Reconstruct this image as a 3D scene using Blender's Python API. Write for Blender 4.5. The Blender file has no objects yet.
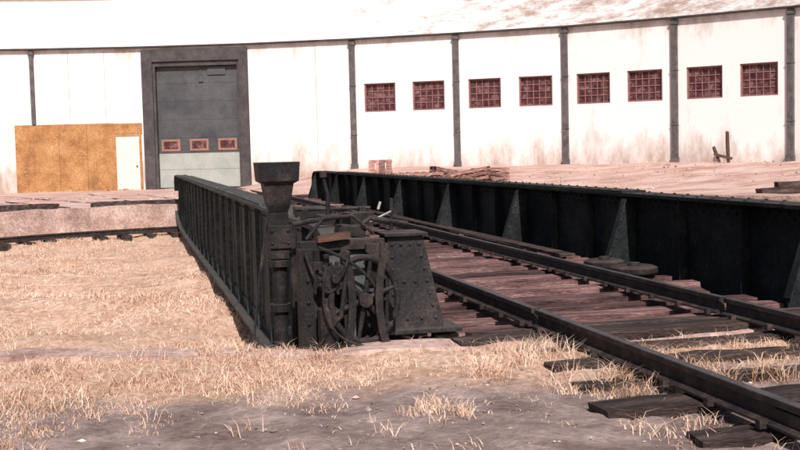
import bpy, math, random
import numpy as np
from mathutils import Vector, Matrix
random.seed(7); rng=np.random.default_rng(7)
sc=bpy.context.scene
sc.view_settings.view_transform='Standard'; sc.view_settings.look='None'; sc.view_settings.exposure=0
COL=sc.collection
ALPHA=math.radians(13.66)
C=(-1.44,21.1)

# ---------------- materials ----------------
def mat(name, cols, scale=4.0, rough=.85, bump=.3, bscale=None, metallic=0, stretch=(1,1,1), fine=None, island=0.0, detail=5, spec=.3, bdist=.02, sunlit_dust=None):
    m=bpy.data.materials.new(name); m.use_nodes=True
    nt=m.node_tree; N=nt.nodes; L=nt.links
    b=N['Principled BSDF']; b.inputs['Roughness'].default_value=rough; b.inputs['Metallic'].default_value=metallic
    b.inputs['Specular IOR Level'].default_value=spec
    tc=N.new('ShaderNodeTexCoord'); mp=N.new('ShaderNodeMapping'); mp.inputs['Scale'].default_value=stretch
    L.new(tc.outputs['Object'],mp.inputs['Vector'])
    nz=N.new('ShaderNodeTexNoise'); nz.inputs['Scale'].default_value=scale; nz.inputs['Detail'].default_value=detail; nz.inputs['Roughness'].default_value=.65
    L.new(mp.outputs[0],nz.inputs['Vector'])
    cr=N.new('ShaderNodeValToRGB'); e=cr.color_ramp.elements
    n=len(cols)
    for i,c in enumerate(cols):
        p=.32+.36*i/max(1,n-1)
        if i==0: e[0].position=p; e[0].color=(*c,1)
        elif i==n-1: e[-1].position=p; e[-1].color=(*c,1)
        else:
            q=e.new(p); q.color=(*c,1)
    L.new(nz.outputs['Fac'],cr.inputs[0])
    out=cr.outputs['Color']
    n2=N.new('ShaderNodeTexNoise'); n2.inputs['Scale'].default_value=scale*14; n2.inputs['Detail'].default_value=2
    L.new(mp.outputs[0],n2.inputs['Vector'])
    mr=N.new('ShaderNodeMapRange'); mr.inputs[1].default_value=.3; mr.inputs[2].default_value=.7
    f=fine if fine is not None else .3
    mr.inputs[3].default_value=1-f; mr.inputs[4].default_value=1+f
    L.new(n2.outputs['Fac'],mr.inputs[0])
    mx=N.new('ShaderNodeVectorMath'); mx.operation='SCALE'; L.new(out,mx.inputs[0]); L.new(mr.outputs[0],mx.inputs['Scale']); out=mx.outputs[0]
    if island>0:
        g=N.new('ShaderNodeNewGeometry'); m2=N.new('ShaderNodeMapRange'); m2.inputs[3].default_value=1-island; m2.inputs[4].default_value=1+island
        L.new(g.outputs['Random Per Island'],m2.inputs[0])
        mx2=N.new('ShaderNodeVectorMath'); mx2.operation='SCALE'; L.new(out,mx2.inputs[0]); L.new(m2.outputs[0],mx2.inputs['Scale']); out=mx2.outputs[0]
    if sunlit_dust:  # dusty tint on level faces, also paints sunlit top edges into the colour
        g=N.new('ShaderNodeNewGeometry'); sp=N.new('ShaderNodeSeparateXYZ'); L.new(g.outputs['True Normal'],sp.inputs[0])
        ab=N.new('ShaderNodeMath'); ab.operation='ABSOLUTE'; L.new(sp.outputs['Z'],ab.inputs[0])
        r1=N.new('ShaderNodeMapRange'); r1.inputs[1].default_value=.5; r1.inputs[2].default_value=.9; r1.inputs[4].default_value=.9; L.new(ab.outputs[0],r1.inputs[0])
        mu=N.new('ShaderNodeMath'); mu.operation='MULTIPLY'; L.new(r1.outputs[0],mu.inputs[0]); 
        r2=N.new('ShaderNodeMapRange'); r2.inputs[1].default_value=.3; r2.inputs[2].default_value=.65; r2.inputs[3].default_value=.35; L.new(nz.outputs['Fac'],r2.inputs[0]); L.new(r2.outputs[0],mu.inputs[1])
        mm=N.new('ShaderNodeMix'); mm.data_type='RGBA'; mm.inputs[7].default_value=(*sunlit_dust,1); L.new(mu.outputs[0],mm.inputs[0]); L.new(out,mm.inputs[6]); out=mm.outputs[2]
    L.new(out,b.inputs['Base Color'])
    if bump>0:
        bp=N.new('ShaderNodeBump'); bp.inputs['Strength'].default_value=bump; bp.inputs['Distance'].default_value=bdist
        n3=N.new('ShaderNodeTexNoise'); n3.inputs['Scale'].default_value=bscale or scale*6; n3.inputs['Detail'].default_value=4
        L.new(mp.outputs[0],n3.inputs['Vector']); L.new(n3.outputs['Fac'],bp.inputs['Height']); L.new(bp.outputs[0],b.inputs['Normal'])
    return m
M_girder=mat('black_painted_steel',[(.008,.009,.010),(.015,.018,.020),(.040,.038,.038)],scale=1.8,rough=.75,bump=.12,fine=.4,spec=.15,sunlit_dust=(.075,.062,.058))
M_girderL=mat('weathered_slate_steel',[(.034,.042,.044),(.060,.072,.076),(.10,.105,.105)],scale=1.4,rough=.75,bump=.12,fine=.35,spec=.15,sunlit_dust=(.085,.072,.068))
M_mech=mat('greasy_black_steel',[(.009,.008,.009),(.019,.017,.019),(.055,.042,.038)],scale=5,rough=.65,bump=.12,fine=.4,spec=.2,sunlit_dust=(.08,.06,.055))
M_plate=mat('worn_plate_steel',[(.018,.017,.020),(.032,.029,.032),(.070,.056,.052)],scale=3,rough=.7,bump=.08,fine=.4,spec=.2,sunlit_dust=(.10,.08,.075))
M_rail=mat('rusty_rail',[(.018,.014,.015),(.035,.026,.026),(.08,.055,.05)],scale=8,rough=.65,bump=.2)
M_railtop=mat('rail_head',[(.07,.058,.06),(.13,.11,.11)],scale=8,rough=.5,bump=.1,metallic=.3)
M_tie=mat('weathered_tie_wood',[(.045,.024,.024),(.13,.070,.070),(.26,.165,.16)],scale=3,rough=.95,bump=.8,stretch=(.5,5,5),island=.6,fine=.55)
M_tiedark=mat('creosote_timber',[(.02,.014,.014),(.055,.037,.035),(.13,.09,.08)],scale=3,rough=.95,bump=1,stretch=(.6,4,4),island=.4,fine=.5)
M_brownwood=mat('brown_wood',[(.06,.034,.024),(.13,.07,.05)],scale=5,stretch=(1,6,6),bump=.4)
M_pallet=mat('pallet_wood',[(.14,.07,.06),(.28,.15,.13),(.42,.27,.24)],scale=4,stretch=(1,5,5),island=.5)
M_conc=mat('pit_concrete',[(.28,.175,.155),(.46,.32,.285),(.60,.45,.41)],scale=1.3,rough=.9,bump=.4,fine=.3)
M_ply=mat('orange_plywood',[(.27,.13,.055),(.40,.20,.08),(.48,.27,.13)],scale=1.6,rough=.8,bump=.1,stretch=(1,1,1),fine=.35)
M_cream=mat('cream_paint',[(.72,.62,.56),(.8,.72,.66)],scale=3,bump=.05,fine=.05)
M_frame=mat('dark_grey_trim',[(.045,.042,.045),(.07,.064,.068),(.10,.09,.088)],scale=2,bump=.08,fine=.25)
M_pil=mat('grey_downpipe_paint',[(.07,.064,.068),(.11,.10,.104),(.16,.14,.135)],scale=4,bump=.1,fine=.3)
M_doorup=mat('dark_door_panel',[(.05,.052,.06),(.075,.077,.085),(.10,.10,.108)],scale=.9,bump=.1,fine=.12,rough=.5)
M_doorlo=mat('pale_grey_panel',[(.30,.33,.31),(.40,.42,.40)],scale=1.5,bump=.1,fine=.1)
M_winfr=mat('maroon_sash',[(.19,.085,.085),(.30,.15,.145)],scale=5,bump=.1)
M_glass=mat('dirty_glass',[(.035,.010,.014),(.08,.028,.034),(.26,.16,.16)],scale=3.5,bump=.05,rough=.35,fine=.6,spec=.5)
M_doorwin=mat('door_window_tan',[(.26,.13,.10),(.36,.20,.15)],scale=3,bump=.05)
M_roofdark=mat('ridge_brown',[(.25,.18,.15),(.35,.26,.22)],scale=2)
M_pale=mat('pale_rod',[(.28,.26,.26),(.45,.43,.43)],scale=10,bump=.1)
M_stone=mat('loose_stone',[(.22,.16,.15),(.4,.32,.3),(.55,.47,.45)],scale=3,island=.5)

def wallmat():
    m=bpy.data.materials.new('whitewashed_wall'); m.use_nodes=True; nt=m.node_tree;N=nt.nodes;L=nt.links;b=N['Principled BSDF'];b.inputs['Roughness'].default_value=.9;b.inputs['Specular IOR Level'].default_value=.2
    g=N.new('ShaderNodeNewGeometry'); sp=N.new('ShaderNodeSeparateXYZ'); L.new(g.outputs['Position'],sp.inputs[0])
    mp=N.new('ShaderNodeMapping'); mp.inputs['Scale'].default_value=(1,1,.35); L.new(g.outputs['Position'],mp.inputs[0])
    nz=N.new('ShaderNodeTexNoise'); nz.inputs['Scale'].default_value=1.1; nz.inputs['Detail'].default_value=7; nz.inputs['Roughness'].default_value=.75; L.new(mp.outputs[0],nz.inputs['Vector'])
    lo=N.new('ShaderNodeMapRange'); lo.inputs[1].default_value=.5; lo.inputs[2].default_value=2.4; lo.inputs[3].default_value=.30; lo.inputs[4].default_value=0; L.new(sp.outputs['Z'],lo.inputs[0])
    hi=N.new('ShaderNodeMapRange'); hi.inputs[1].default_value=5.4; hi.inputs[2].default_value=6.3; hi.inputs[3].default_value=0; hi.inputs[4].default_value=.16; L.new(sp.outputs['Z'],hi.inputs[0])
    a=N.new('ShaderNodeMath'); L.new(lo.outputs[0],a.inputs[0]); L.new(hi.outputs[0],a.inputs[1])
    a2=N.new('ShaderNodeMath'); L.new(a.outputs[0],a2.inputs[0]); L.new(nz.outputs['Fac'],a2.inputs[1])
    r=N.new('ShaderNodeMapRange'); r.inputs[1].default_value=.57; r.inputs[2].default_value=.88; L.new(a2.outputs[0],r.inputs[0])
    mx=N.new('ShaderNodeMix'); mx.data_type='RGBA'; mx.inputs[6].default_value=(.81,.80,.80,1); mx.inputs[7].default_value=(.42,.32,.28,1); L.new(r.outputs[0],mx.inputs[0])
    L.new(mx.outputs[2],b.inputs['Base Color'])
    bp=N.new('ShaderNodeBump'); bp.inputs['Strength'].default_value=.25; bp.inputs['Distance'].default_value=.03; L.new(nz.outputs['Fac'],bp.inputs['Height']); L.new(bp.outputs[0],b.inputs['Normal'])
    return m
M_wall=wallmat()
def roofmat():
    m=bpy.data.materials.new('whitewashed_roofing'); m.use_nodes=True; nt=m.node_tree;N=nt.nodes;L=nt.links;b=N['Principled BSDF'];b.inputs['Roughness'].default_value=.9
    g=N.new('ShaderNodeNewGeometry'); sp=N.new('ShaderNodeSeparateXYZ'); L.new(g.outputs['Position'],sp.inputs[0])
    nz=N.new('ShaderNodeTexNoise'); nz.inputs['Scale'].default_value=.8; nz.inputs['Detail'].default_value=9; nz.inputs['Roughness'].default_value=.8; L.new(g.outputs['Position'],nz.inputs['Vector'])
    x=N.new('ShaderNodeMapRange'); x.inputs[1].default_value=-6; x.inputs[2].default_value=8; x.inputs[3].default_value=-.12; x.inputs[4].default_value=.07; L.new(sp.outputs['X'],x.inputs[0])
    a=N.new('ShaderNodeMath'); L.new(x.outputs[0],a.inputs[0]); L.new(nz.outputs['Fac'],a.inputs[1])
    r=N.new('ShaderNodeMapRange'); r.inputs[1].default_value=.47; r.inputs[2].default_value=.66; L.new(a.outputs[0],r.inputs[0])
    mx=N.new('ShaderNodeMix'); mx.data_type='RGBA'; mx.inputs[6].default_value=(.78,.76,.76,1); mx.inputs[7].default_value=(.34,.235,.20,1); L.new(r.outputs[0],mx.inputs[0])
    L.new(mx.outputs[2],b.inputs['Base Color']); return m
M_roof=roofmat()

def groundmat(name, pit=False):
    m=bpy.data.materials.new(name); m.use_nodes=True; nt=m.node_tree;N=nt.nodes;L=nt.links;b=N['Principled BSDF'];b.inputs['Roughness'].default_value=.95;b.inputs['Specular IOR Level'].default_value=.1
    g=N.new('ShaderNodeNewGeometry'); sp=N.new('ShaderNodeSeparateXYZ'); L.new(g.outputs['Position'],sp.inputs[0])
    def noise(s,d=6,st=(1,1,1),ro=.65):
        mp=N.new('ShaderNodeMapping'); mp.inputs['Scale'].default_value=st; L.new(g.outputs['Position'],mp.inputs[0])
        n=N.new('ShaderNodeTexNoise'); n.inputs['Scale'].default_value=s; n.inputs['Detail'].default_value=d; n.inputs['Roughness'].default_value=ro; L.new(mp.outputs[0],n.inputs['Vector']); return n.outputs['Fac']
    def ramp(f,cols,a=.3,bb=.7):
        cr=N.new('ShaderNodeValToRGB'); e=cr.color_ramp.elements
        for i,c in enumerate(cols):
            p=a+(bb-a)*i/(len(cols)-1)
            if i==0: e[0].position=p;e[0].color=(*c,1)
            elif i==len(cols)-1: e[-1].position=p;e[-1].color=(*c,1)
            else: q=e.new(p); q.color=(*c,1)
        L.new(f,cr.inputs[0]); return cr.outputs[0]
    def mix(f,a,c):
        x=N.new('ShaderNodeMix'); x.data_type='RGBA'; L.new(f,x.inputs[0]); L.new(a,x.inputs[6]); L.new(c,x.inputs[7]); return x.outputs[2]
    def mixc(f,a,c):
        x=N.new('ShaderNodeMix'); x.data_type='RGBA'; x.inputs[0].default_value=f; L.new(a,x.inputs[6]); L.new(c,x.inputs[7]); return x.outputs[2]
    def mrange(v,a,bb,c=0,d=1):
        x=N.new('ShaderNodeMapRange'); x.inputs[1].default_value=a;x.inputs[2].default_value=bb;x.inputs[3].default_value=c;x.inputs[4].default_value=d; L.new(v,x.inputs[0]); return x.outputs[0]
    def math_(op,a,c):
        x=N.new('ShaderNodeMath'); x.operation=op
        for i,v in enumerate((a,c)):
            if isinstance(v,(int,float)): x.inputs[i].default_value=v
            else: L.new(v,x.inputs[i])
        return x.outputs[0]
    big=noise(.45,5,ro=.6)
    straw=ramp(noise(1.1,8,ro=.75),[(.36,.20,.135),(.58,.39,.295),(.72,.545,.45)],.36,.64)
    if pit:
        fine=ramp(noise(9,6,ro=.75),[(.27,.145,.09),(.58,.39,.295),(.78,.60,.50)],.36,.64)
        col=mixc(.55,straw,fine)
        br=ramp(noise(.5,6,(1,2,1)),[(.46,.25,.15),(.62,.44,.35)],.42,.5)
        # orange-brown bare patches
        f=mrange(big,.54,.62,0,.6); col=mix(f,col,br)
    else:
        neard=ramp(noise(2.2,9,ro=.72),[(.15,.105,.10),(.25,.19,.18),(.40,.31,.29)],.36,.64)
        fard=ramp(noise(.55,7,(1,2.2,1)),[(.38,.235,.20),(.54,.37,.325),(.64,.48,.44)],.36,.64)
        fine=ramp(noise(16,6,ro=.75),[(.20,.115,.075),(.52,.35,.265),(.74,.56,.47)],.36,.64)
        straw=mixc(.55,straw,fine)
        grn=ramp(noise(14,5),[(.22,.20,.10),(.50,.43,.29)],.36,.64)
        straw=mix(mrange(noise(1.6,4),.55,.66,0,.45),straw,grn)
        wob=math_('MULTIPLY',noise(.9,8,ro=.7),2.2)
        gy=math_('ADD',sp.outputs['Y'],wob)
        xs=math_('MULTIPLY',sp.outputs['X'],-.16); gy=math_('ADD',gy,xs)
        gf=mrange(gy,7.1,7.75)
        col=mix(gf,neard,straw)
        ff=mrange(sp.outputs['Y'],14,24)
        col=mix(ff,col,fard)
        sp2=ramp(noise(22,4),[(.72,.72,.72),(1.25,1.22,1.2)],.35,.65)
        x=N.new('ShaderNodeMix'); x.data_type='RGBA'; x.blend_type='MULTIPLY'; x.inputs[0].default_value=.6; L.new(col,x.inputs[6]); L.new(sp2,x.inputs[7]); col=x.outputs[2]
    L.new(col,b.inputs['Base Color'])
    bp=N.new('ShaderNodeBump'); bp.inputs['Strength'].default_value=.55; bp.inputs['Distance'].default_value=.03; L.new(noise(12,6),bp.inputs['Height'])
    if not pit:
        fs=mrange(sp.outputs['Y'],12,26,.7,.12); L.new(fs,bp.inputs['Strength'])
    L.new(bp.outputs[0],b.inputs['Normal'])
    return m
M_ground=groundmat('dirt_and_straw'); M_pit=groundmat('pit_straw',True)

# ---------------- mesh builder ----------------
class MB:
    def __init__(s): s.v=[]; s.f=[]; s.mi=[]
    def add(s,vs,fs,mi=0,T=None):
        o=len(s.v)
        s.v+= [tuple(T(*p)) if T else tuple(p) for p in vs]
        s.f+= [tuple(i+o for i in f) for f in fs]; s.mi+=[mi]*len(fs)
    def box(s,x0,x1,y0,y1,z0,z1,mi=0,T=None,j=0):
        vs=[(x,y,z) for z in (z0,z1) for y in (y0,y1) for x in (x0,x1)]
        if j: vs=[(a+random.uniform(-j,j),b+random.uniform(-j,j),c+random.uniform(-j,j)) for a,b,c in vs]
        s.add(vs,[(0,2,3,1),(4,5,7,6),(0,1,5,4),(2,6,7,3),(0,4,6,2),(1,3,7,5)],mi,T)
    def obox(s,c,size,rot,mi=0,j=0):
        R=rot.to_3x3() if hasattr(rot,'to_3x3') else rot
        T=lambda x,y,z: Vector(c)+R@Vector((x,y,z))
        a,b,d=[k/2 for k in size]; s.box(-a,a,-b,b,-d,d,mi,T,j)
    def timber(s,c,size,rot,n=6,j=.012,mi=0):
        # worn timber: box subdivided along its length with ragged edges
        R=rot.to_3x3() if hasattr(rot,'to_3x3') else rot
        a,b,d=[k/2 for k in size]; vs=[]
        for i in range(n+1):
            x=-a+2*a*i/n; e=1 if 0<i<n else random.uniform(.8,.97)
            for y,z in ((-b,-d),(b,-d),(b,d),(-b,d)):
                vs.append(Vector(c)+R@Vector((x+(random.uniform(-2*j,2*j) if e<1 else 0),y*e+random.uniform(-j,j),z*e+random.uniform(-j,j)*.7)))
        fs=[]
        for i in range(n):
            for q in range(4): fs.append((i*4+q,i*4+(q+1)%4,(i+1)*4+(q+1)%4,(i+1)*4+q))
        fs+=[(0,1,2,3),tuple(n*4+q for q in range(4))]
        s.add(vs,fs,mi)
    def prism(s,prof,y0,y1,mi=0,T=None):
        n=len(prof); vs=[(x,y0,z) for x,z in prof]+[(x,y1,z) for x,z in prof]
        fs=[tuple(range(n)),tuple(range(2*n-1,n-1,-1))]+[(i,i+n,(i+1)%n+n,(i+1)%n) for i in range(n)]
        s.add(vs,fs,mi,T)
    def prismx(s,prof,x0,x1,mi=0,T=None):
        n=len(prof); vs=[(x0,y,z) for y,z in prof]+[(x1,y,z) for y,z in prof]
        fs=[tuple(range(n)),tuple(range(2*n-1,n-1,-1))]+[(i,i+n,(i+1)%n+n,(i+1)%n) for i in range(n)]
        s.add(vs,fs,mi,T)
    def tube(s,pts,r,n=8,mi=0,closed=False):
        pts=[Vector(p) for p in pts]; k=len(pts); rs=r if isinstance(r,(list,tuple)) else [r]*k
        vs=[]
        for i,p in enumerate(pts):
            d=(pts[(i+1)%k]-pts[i-1]) if closed else (pts[min(i+1,k-1)]-pts[max(i-1,0)])
            if d.length<1e-9: d=Vector((0,0,1))
            d.normalize(); a=Vector((0,0,1)) if abs(d.z)<.9 else Vector((1,0,0))
            e1=d.cross(a).normalized(); e2=d.cross(e1)
            vs+=[p+rs[i]*(math.cos(2*math.pi*q/n)*e1+math.sin(2*math.pi*q/n)*e2) for q in range(n)]
        fs=[]
        for i in range(k if closed else k-1):
            for q in range(n):
                a=i*n+q;b=i*n+(q+1)%n;i2=(i+1)%k; fs.append((a,b,i2*n+(q+1)%n,i2*n+q))
        if not closed: fs+=[tuple(range(n-1,-1,-1)),tuple((k-1)*n+q for q in range(n))]
        s.add(vs,fs,mi)
    def rivet(s,p,nrm,r=.018,mi=0):
        p=Vector(p);nrm=Vector(nrm); s.tube([p,p+nrm*r*.5,p+nrm*r*.9],[r,r*.85,r*.3],6,mi)
    def obj(s,name,mats,parent=None,bevel=0,smooth=False):
        me=bpy.data.meshes.new(name); me.from_pydata(s.v,[],s.f); 
        for m in mats: me.materials.append(m)
        me.polygons.foreach_set('material_index',s.mi); me.update()
        import bmesh
        bm=bmesh.new(); bm.from_mesh(me); bmesh.ops.recalc_face_normals(bm,faces=bm.faces); bm.to_mesh(me); bm.free()
        if smooth: me.polygons.foreach_set('use_smooth',[True]*len(me.polygons))
        o=bpy.data.objects.new(name,me); COL.objects.link(o)
        if parent: o.parent=parent
        if bevel:
            b=o.modifiers.new('b','BEVEL'); b.width=bevel; b.segments=2; b.limit_method='ANGLE'
        return o
def empty(name,loc=(0,0,0),rz=0):
    e=bpy.data.objects.new(name,None); COL.objects.link(e); e.location=loc; e.rotation_euler=(0,0,rz); return e
def ss(a,b,x):
    t=np.clip((x-a)/(b-a),0,1); return t*t*(3-2*t)

# ---------------- terrain ----------------
def gz(x,y):
    x=np.asarray(x,float);y=np.asarray(y,float)
    r=np.hypot(x-C[0],y-C[1])
    z=.13-.08*ss(10,24,y)+.72*ss(-8,-1,x)*ss(15,25,r)*ss(20,33,y)
    amp=.018+.006*ss(14,18,r)*ss(20,30,y)
    z=z+amp*(np.sin(x*2.1+1.3*np.sin(y*1.7))+np.sin(y*2.9+x*.8)+.6*np.sin(x*5.3+2*y)+.5*np.sin(y*7.1-x*3.3))*.6
    return z
def gzf(x,y): return float(gz(x,y))
NA=1000
rings=[13.8+.1*i for i in range(83)]
while rings[-1]<700: rings.append(rings[-1]*1.07)
def polar(name,rings,zf,m,parent=None,noise=.0):
    th=np.linspace(0,2*np.pi,NA,endpoint=False); R=np.array(rings)
    X=C[0]+R[:,None]*np.cos(th); Y=C[1]+R[:,None]*np.sin(th); Z=zf(X,Y)
    if noise: Z=Z+rng.normal(0,noise,Z.shape)*(R[:,None]<25)*(1-.85*ss(10,22,Y)*(R[:,None]>13.6))
    V=np.stack([X,Y,Z],-1).reshape(-1,3)
    nr=len(R); i=np.arange(nr-1)[:,None]; j=np.arange(NA)[None,:]; j2=(j+1)%NA
    F=np.stack([i*NA+j,(i+1)*NA+j,(i+1)*NA+j2,i*NA+j2],-1).reshape(-1,4)
    me=bpy.data.meshes.new(name); me.vertices.add(len(V)); me.vertices.foreach_set('co',V.ravel())
    me.loops.add(F.size); me.loops.foreach_set('vertex_index',F.ravel()); me.polygons.add(len(F)); me.polygons.foreach_set('loop_start',np.arange(0,F.size,4)); me.polygons.foreach_set('loop_total',np.full(len(F),4))
    me.polygons.foreach_set('use_smooth',[True]*len(F)); me.materials.append(m); me.update(); me.validate()
    o=bpy.data.objects.new(name,me); COL.objects.link(o); 
    if parent: o.parent=parent
    return o
polar('ground',rings,gz,M_ground,noise=.009)
PF=-.85
def pz(x,y):
    r=np.hypot(x-C[0],y-C[1])
    return PF+.05*(np.sin(x*1.3+np.sin(y*1.1))+np.sin(y*1.7+x*.6)+.5*np.sin(x*4+y*2.7))*(r>1)
polar('pit_floor',[.05]+[.3*i for i in range(1,45)]+[13.5],pz,M_pit,noise=.015)
e_pit=empty('turntable_pit')
NW=360
th=[2*math.pi*i/NW for i in range(NW)]
mb=MB(); vs=[];fs=[]
prof=[(13.5,'p'),(13.5,'c'),(13.83,'c'),(13.83,'p')]
for a in th:
    x=C[0]+13.65*math.cos(a); y=C[1]+13.65*math.sin(a); zt=gzf(x,y)+.02+random.uniform(-.014,.012); jr=random.uniform(-.03,.03)
    for r,k in prof:
        r=r+(jr if r<13.6 else 0)
        vs.append((C[0]+r*math.cos(a),C[1]+r*math.sin(a), zt if k=='c' else -1.1))
for i in range(NW):
    i2=(i+1)%NW
    for q in range(3): fs.append((i*4+q,i*4+q+1,i2*4+q+1,i2*4+q))
mb.add(vs,fs); mb.obj('concrete_wall',[M_conc],e_pit)
mb=MB()
for rr,hw,z0,z1 in ((12.55,.07,-.72,-.70),(12.55,.012,-.70,-.60),(12.55,.037,-.60,-.56)):
    vs=[];fs=[]
    for a in th:
        for r,z in ((rr-hw,z0),(rr+hw,z0),(rr+hw,z1),(rr-hw,z1)): vs.append((C[0]+r*math.cos(a),C[1]+r*math.sin(a),z))
    for i in range(NW):
        i2=(i+1)%NW
        for q in range(4): fs.append((i*4+q,i*4+(q+1)%4,i2*4+(q+1)%4,i2*4+q))
    mb.add(vs,fs)
for i in range(110):
    a=2*math.pi*i/110; R=Matrix.Rotation(a,3,'Z')
    mb.obox((C[0]+12.55*math.cos(a),C[1]+12.55*math.sin(a),-.80),(.8,.2,.15),R,1,.01)
mb.obj('ring_rail',[M_rail,M_tiedark])
mb=MB()
a=math.radians(58)
while a<math.radians(195):
    L_=random.uniform(.9,2.0); da=L_/14.0
    if not (math.radians(99)<a<math.radians(108)) and random.random()<.9:
        am=a+da/2; R=Matrix.Rotation(am+math.radians(90)+random.uniform(-.02,.02),3,'Z')
        r=14.05+random.uniform(-.06,.06)
        x=C[0]+r*math.cos(am); y=C[1]+r*math.sin(am)
        mb.timber((x,y,gzf(x,y)+.03+random.uniform(-.02,.02)),(L_*.97,.28,.2),R,4,.015)
    a+=da
mb.obj('coping_timbers',[M_tiedark],e_pit)

# ---------------- turntable ----------------
tt=empty('railway_turntable',(C[0],C[1],0),ALPHA)
HS=13.27
TOP=.90
topP=[(-HS,.50),(-HS+.05,.70),(-HS+.18,.83),(-HS+.4,.885),(-HS+.7,TOP),(HS-.7,TOP),(HS-.4,.885),(HS-.18,.82),(HS-.05,.68),(HS,.45)]
botP=[(-HS,.0),(-12.2,-.25),(-10.5,-.52),(-8,-.56),(8,-.56),(11,-.52),(12.6,-.35),(HS,-.15)]
def girder(t,inner,name,m,sw):
    mb=MB()
    prof=topP+botP[::-1]
    mb.prismx(prof,t-.012,t+.012)
    def flange(P,w,th,sgn):
        n=len(P); vs=[]
        for y,z in P:
            for x,dz in ((-w,0),(w,0),(w,th*sgn),(-w,th*sgn)): vs.append((t+x,y,z+dz))
        fs=[]
        for i in range(n-1):
            for q in range(4): fs.append((i*4+q,i*4+(q+1)%4,(i+1)*4+(q+1)%4,(i+1)*4+q))
        fs+=[(0,1,2,3),tuple((n-1)*4+q for q in range(4))]
        mb.add(vs,fs)
    flange(topP,.17,.035,1); flange(botP,.17,.035,-1)
    mb.box(t-.15,t+.15,-9,9,TOP+.036,TOP+.056)
    s=-HS+.8
    while s<HS-.8:
        for q in (-.11,.11): mb.rivet((t+q,s,TOP+(.056 if abs(s)<8.98 else .036)),(0,0,1),.018)
        s+=.3
    for sd in (-1,1):
        x0,x1=sorted((t+sd*.013,t+sd*.03))
        mb.box(x0,x1,-HS+.7,HS-.7,TOP-.14,TOP-.001)
        mb.box(x0,x1,-8,8,-.555,-.43)
        xr=t+sd*.03
        s=-HS+.8
        while s<HS-.8:
            mb.rivet((xr,s,TOP-.05),(sd,0,0),.018); mb.rivet((xr,s+.07,TOP-.105),(sd,0,0),.018); s+=.16
        s=-12.7; k=0
        while s<13:
            zb=float(np.interp(s,[p[0] for p in botP],[p[1] for p in botP]))
            xa,xb=sorted((t+sd*.031,t+sd*sw)); mb.box(xa,xb,s-.007,s+.007,zb+.01,TOP-.005)
            xa,xb=sorted((t+sd*.0315,t+sd*.046)); mb.box(xa,xb,s+.008,s+.10,zb+.01,TOP-.006)
            z=zb+.1
            while z<TOP-.16:
                mb.rivet((t+sd*.046,s+.055,z),(sd,0,0),.02)
                z+=.13
            if sd==inner and k%3==0:
                g0,g1=.17,.40
                pr=[(t+sd*sw,TOP-.03),(t+sd*g0,TOP-.03),(t+sd*g1,.18),(t+sd*g1,.10),(t+sd*sw,.10)]
                mb.prism(pr,s-.009,s+.006)
                a=Vector((t+sd*g0,s,TOP-.03)); b=Vector((t+sd*g1,s,.18)); d=(b-a)
                for q in range(7):
                    p=a+d*(q+.5)/7; mb.rivet((p.x-sd*.035,s-.009,p.z),(0,-1,0),.015); 
                nn=Vector((d.z,0,-d.x)).normalized()*.008
                vs=[a-nn+Vector((0,-.05,0)),a-nn+Vector((0,.05,0)),a+nn+Vector((0,.05,0)),a+nn+Vector((0,-.05,0))]; vs+=[v+d for v in vs]
                mb.add(vs,[(0,1,2,3),(4,5,6,7),(0,1,5,4),(1,2,6,5),(2,3,7,6),(3,0,4,7)])
            s+=1.2; k+=1
    mb.obj(name,[m],tt)
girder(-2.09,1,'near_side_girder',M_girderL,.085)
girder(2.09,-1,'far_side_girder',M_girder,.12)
mb=MB()
for k in range(8):
    s=-12.7+3.6*k
    mb.box(-2.07,2.07,s-.015,s+.015,-.5,-.03); mb.box(-2.07,2.07,s-.12,s+.12,-.03,-.01)
for t in (-.75,.75):
    mb.box(t-.015,t+.015,-13.1,13.1,-.42,-.02+.0); mb.box(t-.12,t+.12,-13.1,13.1,-.009,.008)
mb.box(-2.0,2.0,-13.22,-13.14,-.3,.02); mb.box(-2.0,2.0,13.14,13.22,-.3,.02)
mb.box(-2.0,2.0,-13.1,13.1,-.46,-.44)
mb.tube([(0,0,-1.1),(0,0,-.7),(0,0,-.69),(0,0,-.47)],[1.0,.9,.5,.5],24)
for s in (-12.55,12.55):
    for t in (-1.7,1.7):
        mb.tube([(t,s-.07,-.30),(t,s+.07,-.30)],.25,20)
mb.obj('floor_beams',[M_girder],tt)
mb=MB(); s=-13.0
while s<13.1:
    w=random.uniform(.17,.25)
    l=random.choice([1.72,1.75,1.78,1.45]) ; r=random.choice([1.72,1.76,1.70,1.5])
    h=.15+random.uniform(-.025,.018)
    R=random.uniform(-.02,.02)
    mb.timber(((r-l)/2,s,h-.062),(l+r,w,.125),Matrix.Rotation(R,3,'Z')@Matrix.Rotation(random.uniform(-.06,.06),3,'X'),9,.009)
    s+=random.choice([.42,.45,.48,.52,.58])
mb.obj('deck_ties',[M_tie],tt)
mb=MB()
for x0 in (-1.72,-1.45):
    s=-11.5
    while s<12:
        l=random.uniform(2.5,4)
        if random.random()<.8: mb.box(x0,x0+.23,s,min(s+l-.03,12.6),.175,.21,0,None,.008)
        s+=l
s=-8.5
while s<12:
    l=random.uniform(2.0,4)
    if random.random()<.75: mb.box(1.36,1.56,s,min(s+l-.03,12.6),.175,.21,0,None,.008)
    s+=l
mb.obj('walkway_planks',[M_tiedark],tt)
RP=[(-.06,0),(.06,0),(.06,.012),(.01,.028),(.01,.085),(.032,.095),(.032,.125),(-.032,.125),(-.032,.095),(-.01,.085),(-.01,.028),(-.06,.012)]
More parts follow.
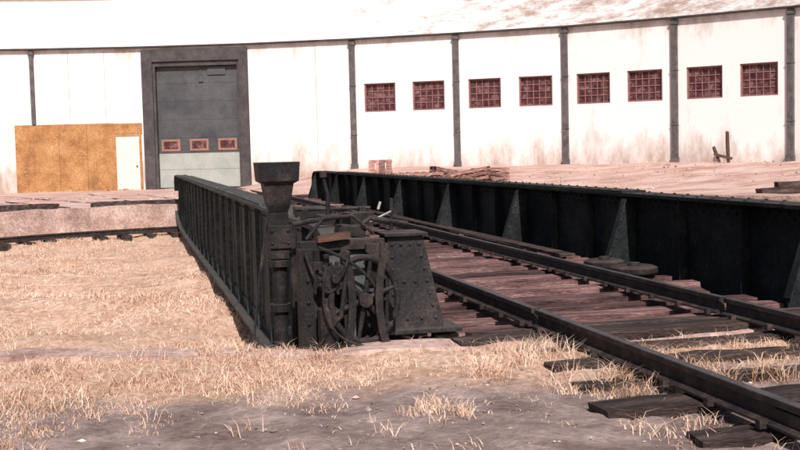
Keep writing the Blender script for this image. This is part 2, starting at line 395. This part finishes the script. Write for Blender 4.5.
def rails(name,s0,s1,zb,parent,ts=(-.7535,.7535),zend=None):
    mb=MB()
    for t in ts:
        n=len(RP); ze=zb if zend is None else zend
        vs=[(t+x,s0,zb+z) for x,z in RP]+[(t+x,s1,ze+z) for x,z in RP]
        fs=[tuple(range(n)),tuple(range(2*n-1,n-1,-1))]+[(i,i+n,(i+1)%n+n,(i+1)%n) for i in range(n)]
        mb.add(vs,fs,0)
        mb.add([(t-.027,s0,zb+.127),(t+.027,s0,zb+.127),(t+.027,s1,ze+.127),(t-.027,s1,ze+.127)],[(0,1,2,3)],1)
        s=s0+.1
        while s<s1-.1:
            z=zb+(ze-zb)*(s-s0)/(s1-s0)
            for sd in (-1,1): mb.box(t+sd*.075-.02,t+sd*.075+.02,s-.02,s+.02,z-.01,z+.03)
            s+=.47
        # joint bars
        if s0<-20:
            for sd in (-1,1):
                xa,xb=sorted((t+sd*.011,t+sd*.026)); mb.box(xa,xb,-17.0,-16.4,zb+.03,zb+.084)
    mb.obj(name,[M_rail,M_railtop],parent)
rails('bridge_rails',-13.30,13.30,.19,tt)
mb=MB()
mb.timber((.35,-13.23,.093),(3.2,.14,.144),Matrix.Identity(3),10,.006)
mb.timber((0,13.21,.093),(3.8,.14,.144),Matrix.Identity(3),8,.006)
mb.obj('end_sill',[M_tiedark],tt)
mb=MB()
pr=[(-1.80,.87),(-1.54,.87),(-1.40,.24),(-1.40,.17),(-1.84,.17)]
mb.prism(pr,-13.12,-12.85)
mb.box(-1.83,-1.51,-13.16,-12.80,.871,.893)
mb.box(-1.9,-1.28,-13.2,-12.8,.17,.20)
for i in range(4):
    for j in range(7):
        z=.27+j*.09; f=(z-.24)/.63; xl=-1.82; xr=-1.41-.135*f
        if i in (0,3) or j in (0,3,6): mb.rivet((xl+.05+(xr-xl-.09)*i/3,-13.12,z),(0,-1,0),.015)
for j in range(7): mb.rivet((-1.405-.14*(j*.09+.03)/.63+.004,-12.98,.27+j*.09),(1,0,.2),.015)
mb.obj('riveted_end_box',[M_plate],tt,bevel=.004)

# ------------- locking / operating mechanism -------------
ml=empty('turntable_locking_mechanism',(C[0],C[1],0),ALPHA)
mb=MB()
Y=-13.3
mb.box(-2.47,-2.37,-13.28,-13.16,-.2,.82); mb.box(-2.36,-2.30,-13.2,-13.1,-.2,.72)
mb.box(-2.50,-1.84,-13.20,-13.15,-.1,.10)
mb.box(-2.45,-1.85,-13.24,-13.17,.80,.87)
mb.box(-2.30,-1.86,-13.15,-13.13,.0,.80)
mb.box(-2.17,-2.12,-13.33,-13.1,-.2,.80)
mb.tube([(-2.28,Y,.02),(-2.28,Y,.40),(-2.28,Y,.42),(-2.28,Y,.48)],[.075,.075,.05,.05],14)
mb.tube([(-2.28,Y,.48),(-2.28,Y,.78)],.022,8)
cx,cz,rw=-2.03,.46,.235
ring=[(cx+rw*math.cos(a),-13.36,cz+rw*1.25*math.sin(a)) for a in [2*math.pi*i/28 for i in range(28)]]
mb.tube(ring,.024,8,closed=True)
for i in range(6):
    a=2*math.pi*i/6+.3; mb.tube([(cx,-13.36,cz),(cx+rw*math.cos(a),-13.36,cz+rw*1.25*math.sin(a))],[.024,.015],6)
mb.tube([(cx,-13.42,cz),(cx,-13.15,cz)],.05,12)
for c0,sg in ((-2.22,1),(-1.84,-1)):
    pts=[(c0+sg*.10*math.cos(q*1.25),-13.40+.02*sg,.46+.36*math.sin(q*1.25)) for q in [i/8-1 for i in range(17)]]
    for a_,b_ in zip(pts[:-1],pts[1:]):
        d=Vector(b_)-Vector(a_); ang=math.atan2(d.x,d.z)
        mb.obox(((a_[0]+b_[0])/2,a_[1],(a_[2]+b_[2])/2),(.055,.018,d.length*1.1),Matrix.Rotation(ang,3,'Y'))
cx2,cz2=-2.24,.62
for i in range(14):
    a=2*math.pi*i/14; mb.obox((cx2+.10*math.cos(a),-13.36,cz2+.10*math.sin(a)),(.03,.04,.022),Matrix.Rotation(-a,3,'Y'))
mb.tube([(cx2,-13.38,cz2),(cx2,-13.33,cz2)],.09,16); mb.tube([(cx2,-13.44,cz2),(cx2,-13.2,cz2)],.03,8)
mb.tube([(-2.40,-13.38,.12),(-2.2,-13.38,.36),(-2.14,-13.38,.8)],.018,8)
mb.tube([(-1.92,-13.3,.1),(-1.88,-13.3,.85)],.022,8)
mb.tube([(-2.0,-13.33,.8),(-1.86,-13.33,.60),(-1.87,-13.33,.3)],.016,8)
for x in (-2.41,-2.14,-1.88):
    for z in (.15,.3,.45,.6,.75): mb.rivet((x,-13.285 if x<-2.3 else -13.335,z),(0,-1,0),.016)
mb.box(-2.0,-1.84,-13.30,-13.27,.55,.84)
mb.box(-2.34,-2.18,-13.42,-13.2,.05,.14)
mb.obj('frame_and_sheave',[M_mech],ml,bevel=.004)
mb=MB()
def hose(a,b,sag,r=.014,side=0):
    a=Vector(a);b=Vector(b); pts=[]
    for i in range(15):
        t=i/14; p=a.lerp(b,t); p.z-=sag*4*t*(1-t); p.x+=side*4*t*(1-t); pts.append(p)
    mb.tube(pts,r,7)
hose((-2.43,-13.32,.80),(-2.15,-13.42,.75),.25,.011)
hose((-2.35,-13.4,.84),(-1.95,-13.36,.2),-.05,.012,.18)
hose((-2.30,-13.4,.7),(-2.05,-13.45,.15),.1,.010,-.12)
mb.obj('hoses_and_cables',[M_mech],ml,smooth=True)
mb=MB()
mb.timber((-2.22,-13.25,.895),(.22,.10,.045),Matrix.Rotation(-.12,3,'Y'),4,.005)
mb.obj('wood_block',[M_brownwood],ml)
mb=MB()
mb.tube([(-2.45,-12.9,.97),(-2.1,-12.7,1.0),(-1.9,-12.2,1.0)],.018,8)
mb.tube([(-2.1,-12.4,.93),(-2.10,-12.4,1.16),(-2.13,-12.4,1.30)],[.02,.016,.012],8)
mb.tube([(-2.13,-12.4,1.29),(-2.13,-12.4,1.33)],.03,8)
mb.obox((-2.10,-12.4,.97),(.16,.3,.07),Matrix.Identity(3))
mb.tube([(-2.3,-12.0,1.03),(-1.7,-12.1,1.03)],.016,6)
mb.box(-2.25,-2.2,-12.05,-11.95,.9,1.03); mb.box(-1.80,-1.75,-12.15,-12.05,.5,1.04)
mb.tube([(-1.65,-12.5,.19),(-1.62,-12.5,1.12)],.014,6)
mb.obox((-1.9,-12.5,.97),(.2,.2,.10),Matrix.Rotation(.3,3,'Z'))
mb.box(-2.2,-1.95,-11.6,-11.2,.94,1.02)
mb.tube([(-2.40,-13.2,.88),(-2.28,-13.2,1.02),(-2.05,-13.1,1.03),(-1.9,-13.1,.9)],.015,7)
mb.tube([(-2.05,-13.0,.9),(-1.9,-13.0,1.0),(-1.62,-13.0,.95)],.02,7)
mb.obox((-2.05,-13.0,.915),(.2,.16,.07),Matrix.Rotation(.15,3,'Y'))
mb.obj('control_levers',[M_mech],ml,bevel=.003)
mb=MB()
mb.tube([(-1.93,-12.95,.955),(-1.72,-12.9,1.04)],.007,6)
mb.tube([(-1.66,-12.2,1.02),(-1.64,-12.2,1.08)],.011,8)
mb.tube([(-1.62,-11.6,.72),(-1.3,-11.4,.66)],.008,6)
mb.obj('bare_metal_handles',[M_pale],ml)

# ------------- hopper stand -------------
hp=empty('funnel_hopper_stand',(C[0],C[1],0),ALPHA)
mb=MB()
hx,hy=-2.51,-12.57
def sq(z,w,d=None): 
    d=d or w; return [(hx-w/2,hy-d/2,z),(hx+w/2,hy-d/2,z),(hx+w/2,hy+d/2,z),(hx-w/2,hy+d/2,z)]
lv=[(1.045,.13),(1.10,.17),(1.26,.22),(1.28,.29),(1.42,.31),(1.42,.27),(1.32,.22)]
vs=[];fs=[]
for z,w in lv: vs+=sq(z,w)
for i in range(len(lv)-1):
    for q in range(4): fs.append((i*4+q,i*4+(q+1)%4,(i+1)*4+(q+1)%4,(i+1)*4+q))
fs+=[(0,1,2,3),tuple((len(lv)-1)*4+q for q in range(4))]
mb.add(vs,fs)
mb.box(hx-.07,hx+.07,hy-.07,hy+.07,.70,1.044)
mb.tube([(hx,hy,-.8),(hx,hy,.70)],.055,14)
mb.tube([(hx,hy,.30),(hx,hy,.36)],.08,14); mb.tube([(hx,hy,.64),(hx,hy,.69)],.09,14)
mb.tube([(hx+.1,hy-.05,-.5),(hx+.1,hy-.05,.95)],.03,8)
mb.box(hx+.0,-2.10,hy-.03,hy+.03,.76,.82); mb.box(hx,-2.10,hy-.03,hy+.03,.12,.18)
mb.box(hx-.09,hx+.09,hy-.09,hy-.071,.78,.95)
for z in (.82,.91):
    for x in (-.06,.06): mb.rivet((hx+x,hy-.09,z),(0,-1,0),.014)
mb.obj('hopper_and_post',[M_mech],hp,bevel=.006)
mb=MB(); mb.tube([(hx-.08,hy-.1,1.07),(hx-.17,hy-.2,.6),(hx-.28,hy-.35,-.1)],.011,6); mb.obj('stay_rod',[M_mech],hp)

# ------------- tracks -------------
def track(name,s0,s1,rz,zt,length=2.3,mt=M_tiedark,ze=None):
    e=empty(name,(C[0],C[1],0),rz); mb=MB(); s=s0+.22 if s0>0 else s0
    while s<s1:
        l=length+random.uniform(-.25,.2); z=zt+(((ze if ze is not None else zt)-zt)*(s-s0)/(s1-s0))
        if not (s0<0 and s>-14.0): mb.timber((random.uniform(-.08,.08),s,z-.095+random.uniform(-.02,.012)),(l,random.uniform(.19,.25),.15),Matrix.Rotation(random.uniform(-.05,.05),3,'Z')@Matrix.Rotation(random.uniform(-.04,.04),3,'X'),9,.014)
        s+=random.uniform(.52,.66)
    if s0<0:
        mb.timber((.4,-13.60,.09),(3.7,.28,.19),Matrix.Identity(3),10,.009)
    mb.obj('ties',[mt],e)
    rails('rails',s0,s1,zt+.0,e,zend=ze)
track('railway_track',-24,-13.36,ALPHA,.19)
track('railway_track',13.36,28.4,ALPHA,.12,ze=.0)
track('railway_track',13.9,28,ALPHA+math.radians(9.6),-.05,ze=-.08)
track('railway_track',13.9,28,ALPHA+math.radians(19.2),-.05,ze=-.08)

# ------------- roundhouse -------------
P=[(-35.2,43.4),(-30.6,45.6),(-25.7,47.4),(-20.9,48.6),(-16.0,49.2),(-11.25,49.4),(-6.5,49.1),(-1.87,48.2),(2.53,46.9),(6.85,45.3),(10.75,43.1),(14.35,40.6),(17.6,37.6),(20.4,34.0),(22.7,30.0)]
P=[Vector((x,y,0)) for x,y in P]
ZE=6.28
rh=empty('roundhouse')
def bayT(i):
    a=P[i];b=P[i+1];d=(b-a);L_=d.length;d=d.normalized(); n=Vector((d.y,-d.x,0))
    return (lambda u,v,z:(a+d*u+n*v+Vector((0,0,z)))),L_
walls=MB(); trim=MB(); pil=MB(); winf=MB(); gl=MB(); seams=MB()
nb=len(P)-1
DOOR=5
for i in range(nb):
    T,L_=bayT(i)
    holes=[] if i in (DOOR,3,4,6) else [(L_*.26-.7,L_*.26+.7),(L_*.73-.7,L_*.73+.7)]
    z0,z1=3.18,4.40
    if i==DOOR:
        trim.box(.02,.50,-.25,.10,-.3,6.18,0,T); trim.box(L_-.40,L_-.02,-.25,.10,-.3,6.18,0,T)
        trim.box(.501,L_-.401,-.25,.098,5.66,6.18,0,T)
        trim.box(.50,.60,-.2,.0,-.3,5.66,0,T); trim.box(L_-.50,L_-.40,-.2,.0,-.3,5.66,0,T); trim.box(.601,L_-.501,-.2,.0,5.45,5.66,0,T)
        walls.box(0,L_,-.3,.02,6.181,ZE,0,T)
        d=MB(); a0,a1=.61,L_-.51
        zz=[1.62,2.30,3.1,3.9,4.7,5.44]
        for q in range(1,5): d.box(a0,a1,-.30,-.22,zz[q]+.004,zz[q+1]-.004,0,T)
        d.box(a0,a1,-.30,-.22,1.625,2.296,0,T)
        for z_ in zz[1:5]: d.box(a0,a1,-.31,-.235,z_-.004,z_+.004,0,T)
        d.box(a0,a1,-.30,-.215,.9,1.615,1,T); d.box(a0,a1,-.30,-.213,.1,.89,1,T)
        w=(a1-a0)
        for q in range(3):
            c=a0+w*(.15+.35*q); 
            d.box(c-.42,c+.42,-.219,-.19,1.72,2.24,2,T); d.box(c-.32,c+.32,-.189,-.18,1.82,2.15,3,T)
        d.box(a0+1.9,a0+2.1,-.21,-.15,4.75,5.0,0,T); d.box(a0+1.98,a0+2.02,-.21,-.17,5.0,5.44,0,T)
        d.box(a0+2.3,a0+3.1,-.215,-.16,5.05,5.40,0,T)
        d.obj('overhead_door',[M_doorup,M_doorlo,M_doorwin,M_glass],rh)
    else:
        xs=0
        for (h0,h1) in holes:
            walls.box(xs,h0,-.3,0,-.4,ZE,0,T); walls.box(h0,h1,-.3,0,-.4,z0,0,T); walls.box(h0,h1,-.3,0,z1,ZE,0,T); xs=h1
            gl.box(h0,h1,-.22,-.17,z0,z1,0,T)
            winf.box(h0,h0+.06,-.17,-.06,z0,z1,0,T); winf.box(h1-.06,h1,-.17,-.06,z0,z1,0,T)
            winf.box(h0+.06,h1-.06,-.17,-.06,z0,z0+.06,0,T); winf.box(h0+.06,h1-.06,-.17,-.06,z1-.06,z1,0,T)
            for q in range(1,5):
                u=h0+.06+(h1-h0-.12)*q/5; winf.box(u-.018,u+.018,-.168,-.14,z0+.06,z1-.06,0,T)
            for q in range(1,4):
                z_=z0+.06+(z1-z0-.12)*q/4; winf.box(h0+.06,h1-.06,-.169,-.135,z_-.018,z_+.018,0,T)
        walls.box(xs,L_,-.3,0,-.4,ZE,0,T)
        if i in (4,6):
            for u in ((.33,.66) if i==4 else (.65,)): seams.box(L_*u-.012,L_*u+.012,.001,.006,1.0 if i==6 else 3.1,ZE-.1,0,T)
    if i!=DOOR and i!=DOOR+1:
        w=.085 if i<=4 else .115
        zb=-.3 if i!=4 else 3.05
        pil.box(-w,w,-.02,.14,zb,ZE-.02,0,T); pil.box(-w-.04,w+.04,-.01,.17,ZE-.22,ZE-.12,0,T)
        if i>5:
            for z_ in (2.2,4.3): pil.box(-w-.02,w+.02,.0,.16,z_,z_+.05,0,T)
            pil.box(-w-.03,w+.03,0,.18,-.2,.98,0,T)
T,L_=bayT(4); ply=MB()
ply.box(-.14,L_-1.30,.02,.06,-.3,3.02,0,T)
ply.box(L_-1.30,L_-.06,.02,.055,2.55,3.0,0,T)
T3,L3=bayT(3); ply.box(L3-.85,L3-.10,.02,.06,-.3,3.02,0,T3)
for u in (1.05,2.27): ply.box(u-.006,u+.006,.055,.064,-.2,3.0,1,T)
ply.obj('plywood_infill',[M_ply,M_brownwood],rh)
pd=MB(); pd.box(L_-1.22,L_-.20,.025,.08,-.2,2.42,0,T)
pd.box(L_-1.30,L_-1.221,.02,.10,-.2,2.54,1,T); pd.box(L_-.199,L_-.10,.02,.10,-.2,2.54,1,T); pd.box(L_-1.22,L_-.20,.02,.10,2.43,2.54,1,T)
pd.tube([T(L_-.32,.08,1.1),T(L_-.32,.14,1.1)],.035,8,2)
for a_,b_ in ((.3,1.15),(1.35,2.2)): pd.box(L_-1.08,L_-.34,.0805,.088,a_,b_,0,T)
pd.obj('person_door',[M_cream,M_ply,M_mech],rh,bevel=.005)
walls.obj('walls',[M_wall],rh); trim.obj('door_frame',[M_frame],rh,bevel=.01); pil.obj('downpipes',[M_pil],rh,bevel=.01); winf.obj('window_sashes',[M_winfr],rh); gl.obj('window_glass',[M_glass],rh)
seams.obj('panel_seams',[M_doorlo],rh)
nrm=[]
for i in range(len(P)):
    ns=[]
    for k in (i-1,i):
        if 0<=k<nb:
            d=(P[k+1]-P[k]).normalized(); ns.append(Vector((d.y,-d.x,0)))
    n=sum(ns,Vector()).normalized(); nrm.append(n)
def strip(prof,name,mats,mis):
    mb=MB(); k=len(prof); vs=[]
    for p,n in zip(P,nrm):
        for off,z in prof: vs.append(p+n*off+Vector((0,0,z)))
    for i in range(nb):
        for q in range(k-1):
            mb.f.append((i*k+q,i*k+q+1,(i+1)*k+q+1,(i+1)*k+q)); mb.mi.append(mis[q])
    mb.f.append(tuple(range(k))); mb.mi.append(mis[0]); mb.f.append(tuple((nb)*k+q for q in range(k))); mb.mi.append(mis[0])
    mb.v=[tuple(v) for v in vs]; return mb.obj(name,mats,rh)
strip([(.0,6.281),(.20,6.281),(.22,6.30),(.22,6.35),(.19,6.38),(-6.2,9.25),(-6.25,9.38),(-6.6,9.4),(-24,7.2),(-24,6.281)],'roof',[M_roof,M_frame,M_roofdark],[1,1,1,0,0,2,2,0,0])
strip([(-24,6.28),(-24,-.4),(-23.7,-.4),(-23.7,6.28)],'back_wall',[M_wall],[0,0,0])
ew=MB()
for k in (0,len(P)-1):
    a=P[k]; b=P[k]-nrm[k]*23.9; d=(P[1]-P[0]).normalized() if k==0 else (P[-2]-P[-1]).normalized()
    vs=[a,b,b+d*.3,a+d*.3]; vs=[v+Vector((0,0,z)) for z in (-.4,6.27) for v in vs]
    ew.add(vs,[(0,1,2,3),(4,5,6,7),(0,1,5,4),(1,2,6,5),(2,3,7,6),(3,0,4,7)])
ew.obj('end_walls',[M_wall],rh)

# ------------- yard objects -------------
def pallet(loc,rz,tilt=0,rx=0,n=1,w=1.3,d=1.1):
    e=empty('wooden_pallet',loc,0); e.rotation_euler=(rx,tilt,rz); mb=MB()
    for k in range(n):
        z=k*.15
        for y in (-d/2+.05,0,d/2-.05): mb.box(-w/2,w/2,y-.04,y+.04,z+.02,z+.11,0,None,.005)
        for q in range(7):
            x=-w/2+.06+(w-.12)*q/6+random.uniform(-.02,.02)
            mb.box(x-.06,x+.06,-d/2,d/2,z+.111,z+.13,0,None,.004)
            if q%2==0: mb.box(x-.05,x+.05,-d/2,d/2,z,z+.019,0,None,.003)
    mb.obj('slats_and_stringers',[M_pallet],e)
def gp(x,y,dz=0): return (x,y,gzf(x,y)+dz)
pallet(gp(.65,39.5),.05,n=3,w=1.8); pallet(gp(1.9,39.9,.15),.2,tilt=.22,n=2,w=1.5)
pallet(gp(2.6,39.2,.1),-.2,tilt=-.18,n=3,w=1.3); pallet(gp(3.3,40.2),.4,n=3,w=1.0)
pallet(gp(-.65,40.3,.42),.0,rx=math.radians(72),n=1,w=.85,d=.85)
mb=MB()
for k in range(14):
    x=random.uniform(.0,3.8); y=random.uniform(38.4,39.2)
    mb.timber((x,y,gzf(x,y)+random.uniform(.05,.4)),(random.uniform(.7,1.8),.1,.05),Matrix.Rotation(random.uniform(-.5,.5),3,'Z')@Matrix.Rotation(random.uniform(-.3,.3),3,'Y'),3,.01)
mb.obj('scrap_lumber',[M_pallet])
mb=MB()
x,y=12.2,41.2; z=gzf(x,y)
mb.timber((x,y,z+.55),(1.15,.13,.1),Matrix.Rotation(math.radians(88),3,'Y'),4,.01)
mb.timber((x-.42,y,z+.28),(.62,.1,.1),Matrix.Rotation(math.radians(68),3,'Y'),3,.01)
mb.timber((x-.2,y-.08,z+.2),(.7,.05,.1),Matrix.Rotation(.25,3,'Y'),3,.01)
mb.obj('wooden_stakes',[M_brownwood])
mb=MB()
for k in range(4):
    mb.timber((11.2+random.uniform(-.1,.1)+k%2*.5,30.6+.26*(k//2),gzf(11.2,30.6)+.05),(2.6,.24,.2),Matrix.Rotation(random.uniform(-.04,.04),3,'Z'),5,.012)
mb.timber((11.6,30.7,gzf(11.2,30.6)+.24),(2.4,.24,.16),Matrix.Rotation(.05,3,'Z'),5,.012)
mb.obj('timber_stack',[M_tiedark])
def lid(t,s,z,r):
    e=empty('cast_iron_lid',(C[0]-math.sin(ALPHA)*s+math.cos(ALPHA)*t, C[1]+math.cos(ALPHA)*s+math.sin(ALPHA)*t, z)); mb=MB()
    mb.tube([(0,0,0),(0,0,.02),(0,0,.07),(0,0,.09)],[r*.92,r,r,r*.8],24); mb.tube([(0,0,.09),(0,0,.12)],[r*.3,r*.25],16)
    mb.obj('disc',[M_mech],e,bevel=.006)
lid(1.36,-10.5,.175,.24); lid(1.35,-9.8,.175,.22)
mb=MB()
for k in range(1500):
    if k<1200: x=random.uniform(-3.4,3.2); y=random.uniform(4.2,7.4); r=random.uniform(.004,.011) if random.random()<.965 else random.uniform(.014,.03)
    else:
        x=random.uniform(-16,15); y=random.uniform(34.5,41); r=random.uniform(.02,.06)
        if math.hypot(x-C[0],y-C[1])<14.6: continue
    z=gzf(x,y); vs=[]
    for q in [(1,0,0),(-1,0,0),(0,1,0),(0,-1,0),(0,0,.7),(0,0,-.7)]:
        f=r*random.uniform(.7,1.3); vs.append((x+q[0]*f,y+q[1]*f,z+q[2]*f+r*.1))
    mb.add(vs,[(0,2,4),(2,1,4),(1,3,4),(3,0,4),(2,0,5),(1,2,5),(3,1,5),(0,3,5)])
mb.obj('gravel',[M_stone])

# ------------- dry grass -------------
def grassmat():
    m=bpy.data.materials.new('dry_straw_grass'); m.use_nodes=True; nt=m.node_tree;N=nt.nodes;L=nt.links;b=N['Principled BSDF'];b.inputs['Roughness'].default_value=.8;b.inputs['Specular IOR Level'].default_value=.15
    at=N.new('ShaderNodeAttribute'); at.attribute_name='tint'
    cr=N.new('ShaderNodeValToRGB'); e=cr.color_ramp.elements; e[0].position=0; e[0].color=(.36,.20,.115,1); e[1].position=.8; e[1].color=(.84,.65,.53,1)
    q=e.new(.35); q.color=(.66,.455,.345,1)
    L.new(at.outputs['Fac'],cr.inputs[0]); L.new(cr.outputs[0],b.inputs['Base Color'])
    return m
M_grass=grassmat()
pos=[];hh=[];ww=[];tint=[]
def clump(x,y,z,n,rad,h,w,dt=0):
    t=random.random()*.6+.2*math.sin(x*1.7+math.sin(y*1.3)*2)+.2+dt
    for k in range(n):
        a=random.random()*6.283; r=rad*math.sqrt(random.random())
        pos.append((x+r*math.cos(a),y+r*math.sin(a),z)); hh.append(h*random.uniform(.5,1.2)); ww.append(w*random.uniform(.7,1.3)); tint.append(min(1,max(0,t*.7+random.random()*.5-.1)))
def inpit(x,y,m=0): return math.hypot(x-C[0],y-C[1])<13.4-m
k=0
while k<5200:
    x=random.uniform(-14,-1.0); y=random.uniform(10,35)
    if not inpit(x,y): continue
    t=(x-C[0])*math.cos(ALPHA)+(y-C[1])*math.sin(ALPHA)
    if t>-2.0: continue
    dens=.5+.5*math.sin(x*1.1+2*math.sin(y*.7))*math.sin(y*.9+x*.4)
    if random.random()>.12+.88*dens*dens: continue
    clump(x,y,float(pz(x,y))-.02,9,.16,.03+.13*dens*random.random()+.02,.012); k+=1
k=0
while k<4000:
    x=random.uniform(-3.6,3.4); y=random.uniform(4.6,7.75)
    if inpit(x,y,-.05): continue
    edge=6.15+.35*math.sin(x*1.9+.6)+.2*math.sin(x*4.7)+ (.35 if x>-.4 else 0) - (.9 if x<-1.7 else 0)
    p=ss(edge-.5,edge+.5,y)*.95+.05
    if x>.2: p*=.4
    t=(x-C[0])*math.cos(ALPHA)+(y-C[1])*math.sin(ALPHA)
    if abs(t)<1.3: p=max(.3,min(p,.45))
    if 1.3<=t: p=max(p,.35)
    dn=.5+.5*math.sin(x*3.1+1.7*math.sin(y*2.3))*math.sin(y*3.7+x)
    if random.random()>p*(.2+.8*dn*dn): continue
    big=random.random()<.10
    clump(x,y,gzf(x,y)-.01,11,.08,.018+.05*dn*random.random()+(.06 if big else 0),.0045); k+=1
for (x,y,n,h) in [(.62,6.6,9,.13),(.95,6.9,8,.13),(.15,5.75,9,.08),(.3,5.6,7,.08),(1.6,6.9,6,.12),(2.6,6.6,8,.15),(2.9,6.9,8,.17),(2.3,7.1,6,.12),(-1.2,7.35,7,.09),(-1.5,6.6,6,.08),(-2.3,6.9,7,.10),(.9,7.3,8,.12),(1.15,6.35,5,.10),(-.5,7.3,3,.06),(1.3,5.9,5,.12),(1.7,6.1,6,.12),(.6,7.2,7,.11),(1.9,6.4,6,.12),(2.2,6.2,6,.13)]:
    for q in range(n): 
        xx=x+random.gauss(0,.13); yy=y+random.gauss(0,.1)
        if not inpit(xx,yy,-.05): clump(xx,yy,gzf(xx,yy)-.01,26,.06,h,.0042,-.15)
for q in range(500):
    if random.random()<.35: x=random.uniform(-16,-11.5); y=49.0
    else:
        x=random.uniform(-16,14); y=random.uniform(34,44)
        if inpit(x,y,-1.2): continue
    clump(x,y,gzf(x,y)-.02,8,.2,random.uniform(.04,.12),.02,-.3)
pos=np.array(pos);hh=np.array(hh);ww=np.array(ww);tint=np.array(tint); n=len(pos)
az=rng.uniform(0,2*np.pi,n); wd=np.stack([np.cos(az),np.sin(az),np.zeros(n)],1)
la=rng.uniform(0,2*np.pi,n); lean=np.stack([np.cos(la),np.sin(la),np.zeros(n)],1)*(rng.uniform(.2,1.9,n)*hh)[:,None]
up=np.array([0,0,1.])
v0=pos-wd*ww[:,None]/2; v1=pos+wd*ww[:,None]/2
mid=pos+lean*.3+up*(hh*.6)[:,None]; v2=mid+wd*ww[:,None]*.35; v3=mid-wd*ww[:,None]*.35; v4=pos+lean+up*(hh*rng.uniform(.6,1,n))[:,None]
V=np.stack([v0,v1,v2,v3,v4],1).reshape(-1,3)
o=np.arange(n)*5
tris=np.stack([o,o+1,o+2,o,o+2,o+3,o+3,o+2,o+4],1).reshape(-1,3)
me=bpy.data.meshes.new('dry_grass'); me.vertices.add(len(V)); me.vertices.foreach_set('co',V.ravel()); me.loops.add(tris.size); me.loops.foreach_set('vertex_index',tris.ravel())
me.polygons.add(len(tris)); me.polygons.foreach_set('loop_start',np.arange(0,tris.size,3)); me.polygons.foreach_set('loop_total',np.full(len(tris),3))
me.materials.append(M_grass); me.update()
at=me.attributes.new('tint','FLOAT','POINT'); at.data.foreach_set('value',np.repeat(tint,5))
og=bpy.data.objects.new('dry_grass',me); COL.objects.link(og)

# ------------- light -------------
EL=math.radians(43); AZ=math.radians(170)
w=bpy.data.worlds.new('World'); sc.world=w; w.use_nodes=True; nt=w.node_tree
sk=nt.nodes.new('ShaderNodeTexSky'); sk.sky_type='NISHITA'; sk.sun_disc=False; sk.sun_elevation=EL; sk.sun_rotation=AZ; sk.dust_density=3
bg=nt.nodes['Background']; bg.inputs['Strength'].default_value=.07; nt.links.new(sk.outputs[0],bg.inputs['Color'])
sd=bpy.data.lights.new('sun','SUN'); sd.energy=5; sd.angle=math.radians(.53); sd.color=(1,.92,.85)
so=bpy.data.objects.new('sun',sd); COL.objects.link(so)
dirv=Vector((math.sin(AZ)*math.cos(EL),math.cos(AZ)*math.cos(EL),math.sin(EL)))
so.rotation_euler=dirv.to_track_quat('Z','Y').to_euler(); so.location=(0,-10,20)

# ------------- camera -------------
cd=bpy.data.cameras.new('camera'); cd.sensor_width=36; cd.lens=50; cd.clip_end=3000; cd.clip_start=.05
co=bpy.data.objects.new('camera',cd); COL.objects.link(co); sc.camera=co
pt=math.atan(74/1111); ro=math.radians(1.43)
f=Vector((0,math.cos(pt),-math.sin(pt))); r=Vector((1,0,0)); u=r.cross(f)
r2=r*math.cos(ro)-u*math.sin(ro); u2=u*math.cos(ro)+r*math.sin(ro)
Mx=Matrix((r2,u2,-f)).transposed().to_4x4(); Mx.translation=Vector((0,0,1.48)); co.matrix_world=Mx
